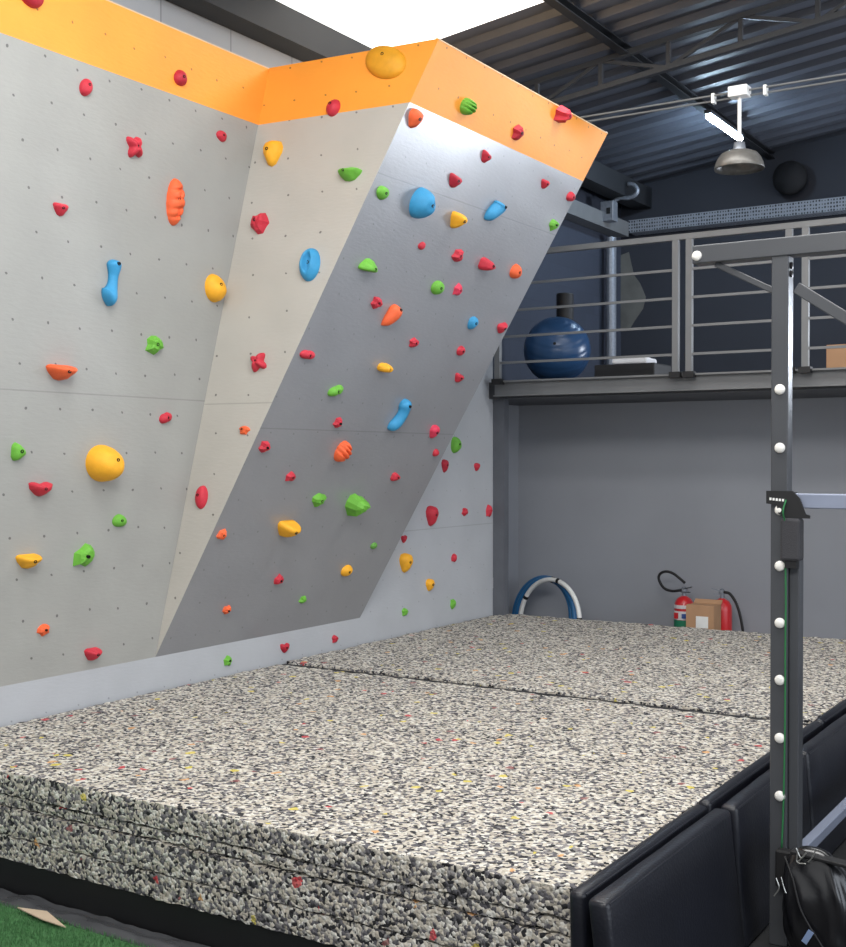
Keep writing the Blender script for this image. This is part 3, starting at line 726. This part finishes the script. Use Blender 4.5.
# ------------------------------------------------------------------ black pads along the mats
def pad(y0, y1, xt, xb, zt, th, label, lean=0):
    bm = bmesh.new(); add_box(bm, -th/2, th/2, 0, y1-y0, 0, zt, .018, seg=3)
    bmesh.ops.subdivide_edges(bm, edges=[e for e in bm.edges if e.calc_length() > .2], cuts=5, use_grid_fill=True)
    for v in bm.verts:
        t = v.co.z/zt; v.co.x += xb+(xt-xb)*t+.010*math.sin(v.co.y/(y1-y0)*math.pi)*math.sin(t*math.pi); v.co.y += y0+lean*t
        v.co.x += .005*noise.noise(v.co*4)
    t_ = thing('gym_pad', label, 'pad', (0, 0, 0), 0, 'black vinyl pads beside the foam')
    obj('cover', bm, M['vinyl'], t_, smooth=True)
    bm = tube([(xt+th/2-.003, y0+lean+.02, zt-.012), (xt+th/2-.003, y1+lean-.02, zt-.012)], .005, 8); obj('piping', bm, M['vinyl'], t_)
    return t_
pad(3.12, 4.16, -1.462, -1.455, .505, .05, 'inner black vinyl pad pressed against the near foam stack')
pad(4.18, 5.75, -1.462, -1.455, .51, .05, 'inner black vinyl pad beside the near foam stack, behind the steel post')
pad(5.77, 8.3, -1.462, -1.455, .51, .05, 'inner black vinyl pad beside the far foam stack')
pad(3.10, 4.17, -1.39, -1.33, .50, .065, 'large black vinyl pad nearest the camera, leaning beside the inner pad')
pad(4.20, 5.12, -1.38, -1.34, .50, .065, 'black vinyl pad half hidden behind the steel post')
pad(5.15, 6.05, -1.38, -1.34, .50, .065, 'black vinyl pad just beyond the steel post')
pad(6.08, 7.2, -1.38, -1.34, .50, .065, 'farthest black vinyl pad at the edge of the picture')

# ------------------------------------------------------------------ training rig
rg = thing('training_rig', 'charcoal steel rig of upright post, crossbar and braces with white plugs', 'rig', (-1.229, 4.33, 0))
RXo, RYo = -1.229, 4.33
H_ = .03
def R_(p): return (p[0]-RXo, p[1]-RYo, p[2])
ztop = at_y(783, 256, RYo-H_).z
post = obj('upright', box(-H_, H_, -H_, H_, 0, ztop+.005, .004), M['rig'], rg)
low = obj('lower_upright', box(H_+.001, H_+.036, -H_+.02, H_+.02, 0, at_y(795, 558, RYo).z, .004), M['rig'], rg)
a = at_y(692, 257, RYo-.035)
obj('crossbar', box(a.x-RXo, 2.3, -.035, .035, ztop, ztop+.066, .004), M['rig'], rg)
# other upright out of frame carrying the crossbar
obj('upright', box(2.2-H_, 2.2+H_, -H_, H_, 0, ztop, .004), M['rig'], rg)
M['plug'] = mat('white_plug', (238, 236, 230), .35)
def plug(px, py, y=RYo-H_):
    q = at_y(px, py, y)
    g = lathe([(.0185, 0), (.0185, .004), (.016, .009), (.008, .012), (.001, .0125)], 20, Matrix.Rotation(math.pi/2, 4, 'X'))
    bmesh.ops.translate(g, verts=g.verts, vec=R_(q)); obj('plug', g, M['plug'], rg, smooth=True)
for y in (389.5, 448, 510, 566, 623, 680, 738, 796): plug(780, y)
plug(697, 256, RYo-.035)
q = at_y(768, 240, RYo); 
# braces
b0, b1 = at_y(716, 264, RYo+.0), at_y(774, 291, RYo+.0)
obj('brace', bar(R_(b0), R_(b1), .022, .022, .003), M['rig'], rg)
b0, b1 = at_y(797, 288, RYo), at_y(846, 318, RYo); b1 = b0+(b1-b0)*((-.58-b0.x)/(b1.x-b0.x))
obj('upright', box(-.55-RXo-H_, -.55-RXo+H_, -H_, H_, 0, ztop, .004), M['rig'], rg)
obj('brace', bar(R_(b0), R_(b1), .035, .04, .003), M['rig'], rg)
# horizontal rail to the side, lower side beam and front foot beam
M['pale'] = mat('pale_steel', (150, 158, 178), .35, .4, var=.05)
z0 = at_y(810, 501, RYo).z
obj('side_rail', box(.02, 1.4, -.02, .02, z0-.026, z0+.026, .004), M['pale'], rg)
obj('floor_beam', box(.03, .068, H_, 3.2, .29, .33, .004), M['pale'], rg)
obj('foot_beam', box(.05, 2.2, -.05, .0, .17, .26, .004), M['rig'], rg)
for pz in (268, 276):
    q = at_x(795.5, pz, RXo+H_); obj('bolt', lathe([(.012, 0), (.012, .006), (.003, .008)], 10, Matrix.Rotation(math.pi/2, 4, 'Y') ), M['bolt'], rg).location = R_((RXo+H_, RYo, q.z))
# bracket clamped on post
zb = at_y(785, 504, RYo-.06).z
bk = thing('rack_hook', 'black steel hook bracket clamped around the post with a green cord', 'bracket', (RXo, RYo, zb))
bm = bmesh.new()
prof = [(-.042, .045), (.05, .045), (.075, .02), (.095, -.035), (.11, -.04), (.11, -.05), (.03, -.05), (0, -.035), (-.005, -.005), (-.042, .0)]
vf = [bm.verts.new((x, -H_-.012, z)) for x, z in prof]; f = bm.faces.new(vf)
ex = bmesh.ops.extrude_face_region(bm, geom=[f]); bmesh.ops.translate(bm, verts=[v for v in ex['geom'] if isinstance(v, bmesh.types.BMVert)], vec=(0, .01, 0))
obj('plate', bm, M['rubber'], bk)
obj('plate_side', box(H_+.001, H_+.012, -H_-.01, H_+.02, -.05, .04), M['rubber'], bk)
g = bmesh.new()
for k in range(5): add_box(g, -.03+k*.011, -.023+k*.011, -H_-.0135, -H_-.012, .012-k*.001, .021-k*.001)
obj('lettering', g, M['white'], bk)
ph = thing('hanging_pouch', 'dark grey padded sleeve hanging on the post below the hook', 'sleeve', (RXo+.045, RYo-.025, at_y(790, 560, RYo).z))
obj('sleeve_body', box(-.035, .035, -.03, .03, 0, .15, .01), mat('dark_grey_fabric', (58, 58, 62), .8, bump=.3, bscale=200), ph)
obj('sleeve_end', box(-.02, .02, -.02, .02, -.025, 0), M['rubber'], ph)
g_ = [at_y(x, y, RYo-H_-.006) for x, y in ((787, 500), (785.5, 512), (786.5, 530), (785.5, 555), (785.8, 600), (785.3, 650), (785, 720), (783.5, 800), (781.5, 850))]
g_[1].y -= .03; g_[0].y -= .012; g_[2].y -= .0
tag(obj('green_cord', tube(spline(g_, 5), .0032, 8), mat('green_braided_cord', (34, 112, 62), .7), smooth=True), 'thin green cord hanging down the front of the steel post', 'cord')
# vinyl bag at foot
def bag():
    bm = bmesh.new(); bmesh.ops.create_uvsphere(bm, u_segments=48, v_segments=36, radius=1)
    for v in bm.verts:
        x, y, z = v.co
        s = 1-.28*max(0, z)
        v.co = Vector((math.copysign(abs(x)**.7, x)*.125*s+.02*(1-z), math.copysign(abs(y)**.8, y)*.07*s, math.copysign(abs(z)**.75, z)*.20))
        nn = noise.noise(Vector((x*2.2, y*2, z*1.4)))*.018+.012*math.sin(9*x+3*z+2*noise.noise(Vector((x, y, z))*2))*(1-abs(z))
        v.co += Vector((x, y, 0))*nn
    return bm
M['patent'] = mat('glossy_black_vinyl', (20, 20, 23), .2, coat=.5, bump=.15, bscale=12)
q = at_y(812, 905, 4.2)
bg_ = thing('sand_bag', 'glossy black vinyl bag slumped at the foot of the steel post', 'bag', (q.x, 4.2, q.z))
obj('bag_body', bag(), M['patent'], bg_, smooth=True)
obj('seam', tube(spline([(-.085, -.03, .16), (-.05, -.06, .10), (-.015, -.078, .0), (.05, -.078, -.1), (.09, -.06, -.17)], 8), .004, 8), M['rubber'], bg_, smooth=True)
obj('strap', bar((-.06, -.03, .185), (.17, -.03, .165), .05, .012, .003), M['rubber'], bg_)
obj('tag', box(.035, .055, -.089, -.0865, -.09, -.04, 0, Matrix.Rotation(.5, 4, 'Y')), mat('pale_blue_tag', (130, 150, 185), .3), bg_)
M['wire'] = mat('bright_wire', (190, 190, 185), .3, .8)
for pp in (((796, 848), (801, 858), (806, 853), (798, 862)), ((816, 849), (812, 858), (808, 862)), ((776, 878), (779, 888), (774, 896)), ((781, 877), (784, 888), (786, 893)), ((798, 850), (797, 862), (806, 864))):
    c = [at_y(x, y, 4.12) - Vector((q.x, 4.2, q.z)) for x, y in pp]
    obj('wire_tie', tube(spline(c, 5), .0022, 6), M['wire'], bg_)
# black clamp block at post foot
c0, c1 = at_y(777, 848, RYo-.05), at_y(795, 888, RYo-.05)
tag(obj('post_clamp', box(c0.x, c1.x, RYo-.075, RYo-H_-.001, c1.z, c0.z, .006), M['rubber']), 'black block strapped to the post just above the vinyl bag', 'clamp')

# ------------------------------------------------------------------ things under the gallery
def hoop(name, c, rad, r, m, label, az, tilt=0, tape=None):
    t = thing(name, label, 'hoop', c, az)
    n = 48; tl_ = math.radians(tilt)
    pts = [(rad*math.cos(2*math.pi*k/n), (rad+rad*math.sin(2*math.pi*k/n))*math.sin(tl_), (rad+rad*math.sin(2*math.pi*k/n))*math.cos(tl_)+r) for k in range(n)]
    obj('ring', tube(pts, r, 12, closed=True), m, t, smooth=True)
    for deg in (tape or ()):
        ps = []
        for k in range(-1, 2):
            a_ = math.radians(deg+k*2.2); ps.append((rad*math.cos(a_), (rad+rad*math.sin(a_))*math.sin(tl_), (rad+rad*math.sin(a_))*math.cos(tl_)+r))
        obj('tape', tube(ps, r*1.12, 12), M['rubber'], t)
    return t
az = math.radians(-19)
M['bluetube'] = mat('blue_plastic_tube', (44, 112, 166), .4)
hc = at_y(546, 620, 9.12)
hoop('hoop', (hc.x, 9.12, 0), .349, .02, M['white'], 'white hoop with black tape bands leaning by the back wall', az, 6, (8, 78, 150))
hoop('hoop', (hc.x-.08, 9.18, 0), .345, .024, M['bluetube'], 'blue hoop directly behind the white one', az, 8, (82,))
hoop('hoop', (hc.x-.14, 9.25, 0), .345, .024, M['bluetube'], 'blue hoop at the back of the bundle, nearest the wall', az, 8)
M['exred'] = mat('red_enamel', (205, 38, 44), .3, coat=.4, var=.04)
def extinguisher(px, label, hosepts, labels, rad=.078, lever=1):
    q = at_y(px, 620, 9.36); t = thing('fire_extinguisher', label, 'fire extinguisher', (q.x, 9.36, 0))
    obj('cylinder', lathe([(rad*.9, 0), (rad, .02), (rad, .535), (rad*.93, .575), (rad*.7, .605), (rad*.35, .622), (.02, .628)], 32), M['exred'], t, smooth=True)
    obj('valve', lathe([(.018, .625), (.018, .655), (.026, .66), (.026, .685), (.014, .70), (.005, .705)], 16), M['galv'], t)
    obj('lever', bar((-.03*lever, -.01, .675), (.075*lever, -.03, .705), .018, .008), M['steel_dark' if lever > 0 else 'galv'], t)
    obj('carry_handle', bar((-.02*lever, -.01, .66), (.06*lever, -.03, .662), .018, .008), M['steel_dark' if lever > 0 else 'galv'], t)
    for z0, z1, c in labels:
        obj('label', lathe([(rad+.001, z0), (rad+.0015, z0+.001), (rad+.0015, z1-.001), (rad+.001, z1)], 32), c, t)
    pts = [at_y(x, y, 9.34)-Vector((q.x, 9.36, 0)) for x, y in hosepts]
    obj('hose', tube(spline(pts, 7), .011, 10), M['rubber'], t, smooth=True)
    return t
Wl = mat('white_label', (225, 222, 225), .5); Gl = mat('green_label', (40, 130, 96), .5); Bl = mat('blue_label_mark', (60, 90, 160), .5)
e1 = extinguisher(684, 'red fire extinguisher with white and green label bands and a looped black hose', ((682, 590), (672, 591), (664, 588), (659, 580), (660, 574), (666, 571.5), (674, 574), (685, 583)),
    [(.53, .558, Wl), (.44, .51, Wl), (.36, .438, Gl)])
obj('label_mark', box(.01, .045, -.083, -.078, .455, .492), Bl, e1)
obj('label_mark', box(-.055, -.02, -.078, -.072, .45, .497), M['exred'], e1)
e2 = extinguisher(722, 'plain red fire extinguisher with its black hose hanging down beside it', ((724, 592), (730, 594), (736, 603), (740, 615), (743, 632), (743, 645)), [], lever=-1)
b0 = at_y(690.5, 629, 9.16); b1 = at_y(718, 629, 9.16)
cx = thing('cardboard_box', 'open brown carton with a white label standing in front of the fire extinguishers', 'box', (b0.x, 9.06, 0))
wz = b1.x-b0.x; hz_ = at_y(700, 606, 9.06).z
obj('carton', box(0, wz, 0, .17, 0, hz_), M['card'], cx)
obj('flap', box(0, wz, .0, .06, hz_, hz_+.004, 0, Matrix.Rotation(0, 4, 'X')), M['card'], cx)
obj('flap', bar((wz/2, .17, hz_), (wz/2, .21, hz_+.03), wz, .004), M['card'], cx)
obj('label', box(wz*.36, wz*.80, -.002, 0, hz_-.17, hz_-.08), M['white'], cx)
q = at_y(501, 597, 9.0)
tag(obj('wall_socket', box(-5.05, -5.035, 9.1, 9.14, .62, .71), M['white']), 'small white vertical fitting low on the side wall left of the hoops', 'fitting')

# ------------------------------------------------------------------ turf, cardboard scrap, plastic sheet in front
tm = mat('green_artificial_turf', (72, 122, 72), .9, var=.25, scale=40, bump=.6, bscale=300)
turf = thing('turf_mat', 'green artificial turf mat on the floor in front of the foam', 'turf')
obj('backing', box(-4.6, -2.9, .8, 3.05, 0, .02), tm, turf)
R = random.Random(4); bm = bmesh.new()
for i in range(16000):
    x, y = R.uniform(-4.55, -2.9), R.uniform(2.5, 3.06); h = R.uniform(.012, .022); a = R.uniform(0, 6.28); wd = .0016
    dx, dy = math.cos(a)*wd, math.sin(a)*wd; lx, ly = R.uniform(-.008, .008), R.uniform(-.008, .008)
    v = [bm.verts.new((x-dx, y-dy, .019)), bm.verts.new((x+dx, y+dy, .019)), bm.verts.new((x+lx, y+ly, .019+h))]; bm.faces.new(v)
pl_ = obj('pile', bm, tm, turf); pl_['kind'] = 'stuff'
sc_ = [at_z(x, y, .04) for x, y in ((17, 907), (47, 911), (66, 927), (42, 919))]
bm = bmesh.new(); f = bm.faces.new([bm.verts.new(p) for p in sc_]); ex = bmesh.ops.extrude_face_region(bm, geom=[f]); bmesh.ops.translate(bm, verts=[v for v in ex['geom'] if isinstance(v, bmesh.types.BMVert)], vec=(0, 0, -.004))
tag(obj('cardboard_scrap', bm, mat('pale_cardboard', (200, 180, 155), .8)), 'pale scrap of cardboard between the green turf and the black platform', 'cardboard')
bm = bmesh.new(); nx, ny = 90, 14; grid = []
for i in range(nx+1):
    row = []
    for j in range(ny+1):
        x = -4.6+i*.034; y = 3.055+j*.009
        z = .014+.014*noise.noise(Vector((x*7, y*22, 1)))+.010*abs(noise.noise(Vector((x*18, y*30, 4))))
        row.append(bm.verts.new((x, y+.02*noise.noise(Vector((x*5, 0, 2))), max(.004, z))))
    grid.append(row)
for i in range(nx):
    for j in range(ny): bm.faces.new((grid[i][j], grid[i+1][j], grid[i+1][j+1], grid[i][j+1]))
tag(obj('plastic_sheet', bm, mat('black_plastic_film', (78, 79, 82), .22), smooth=True), 'crumpled black plastic sheet lying along the foot of the platform', 'plastic sheet')
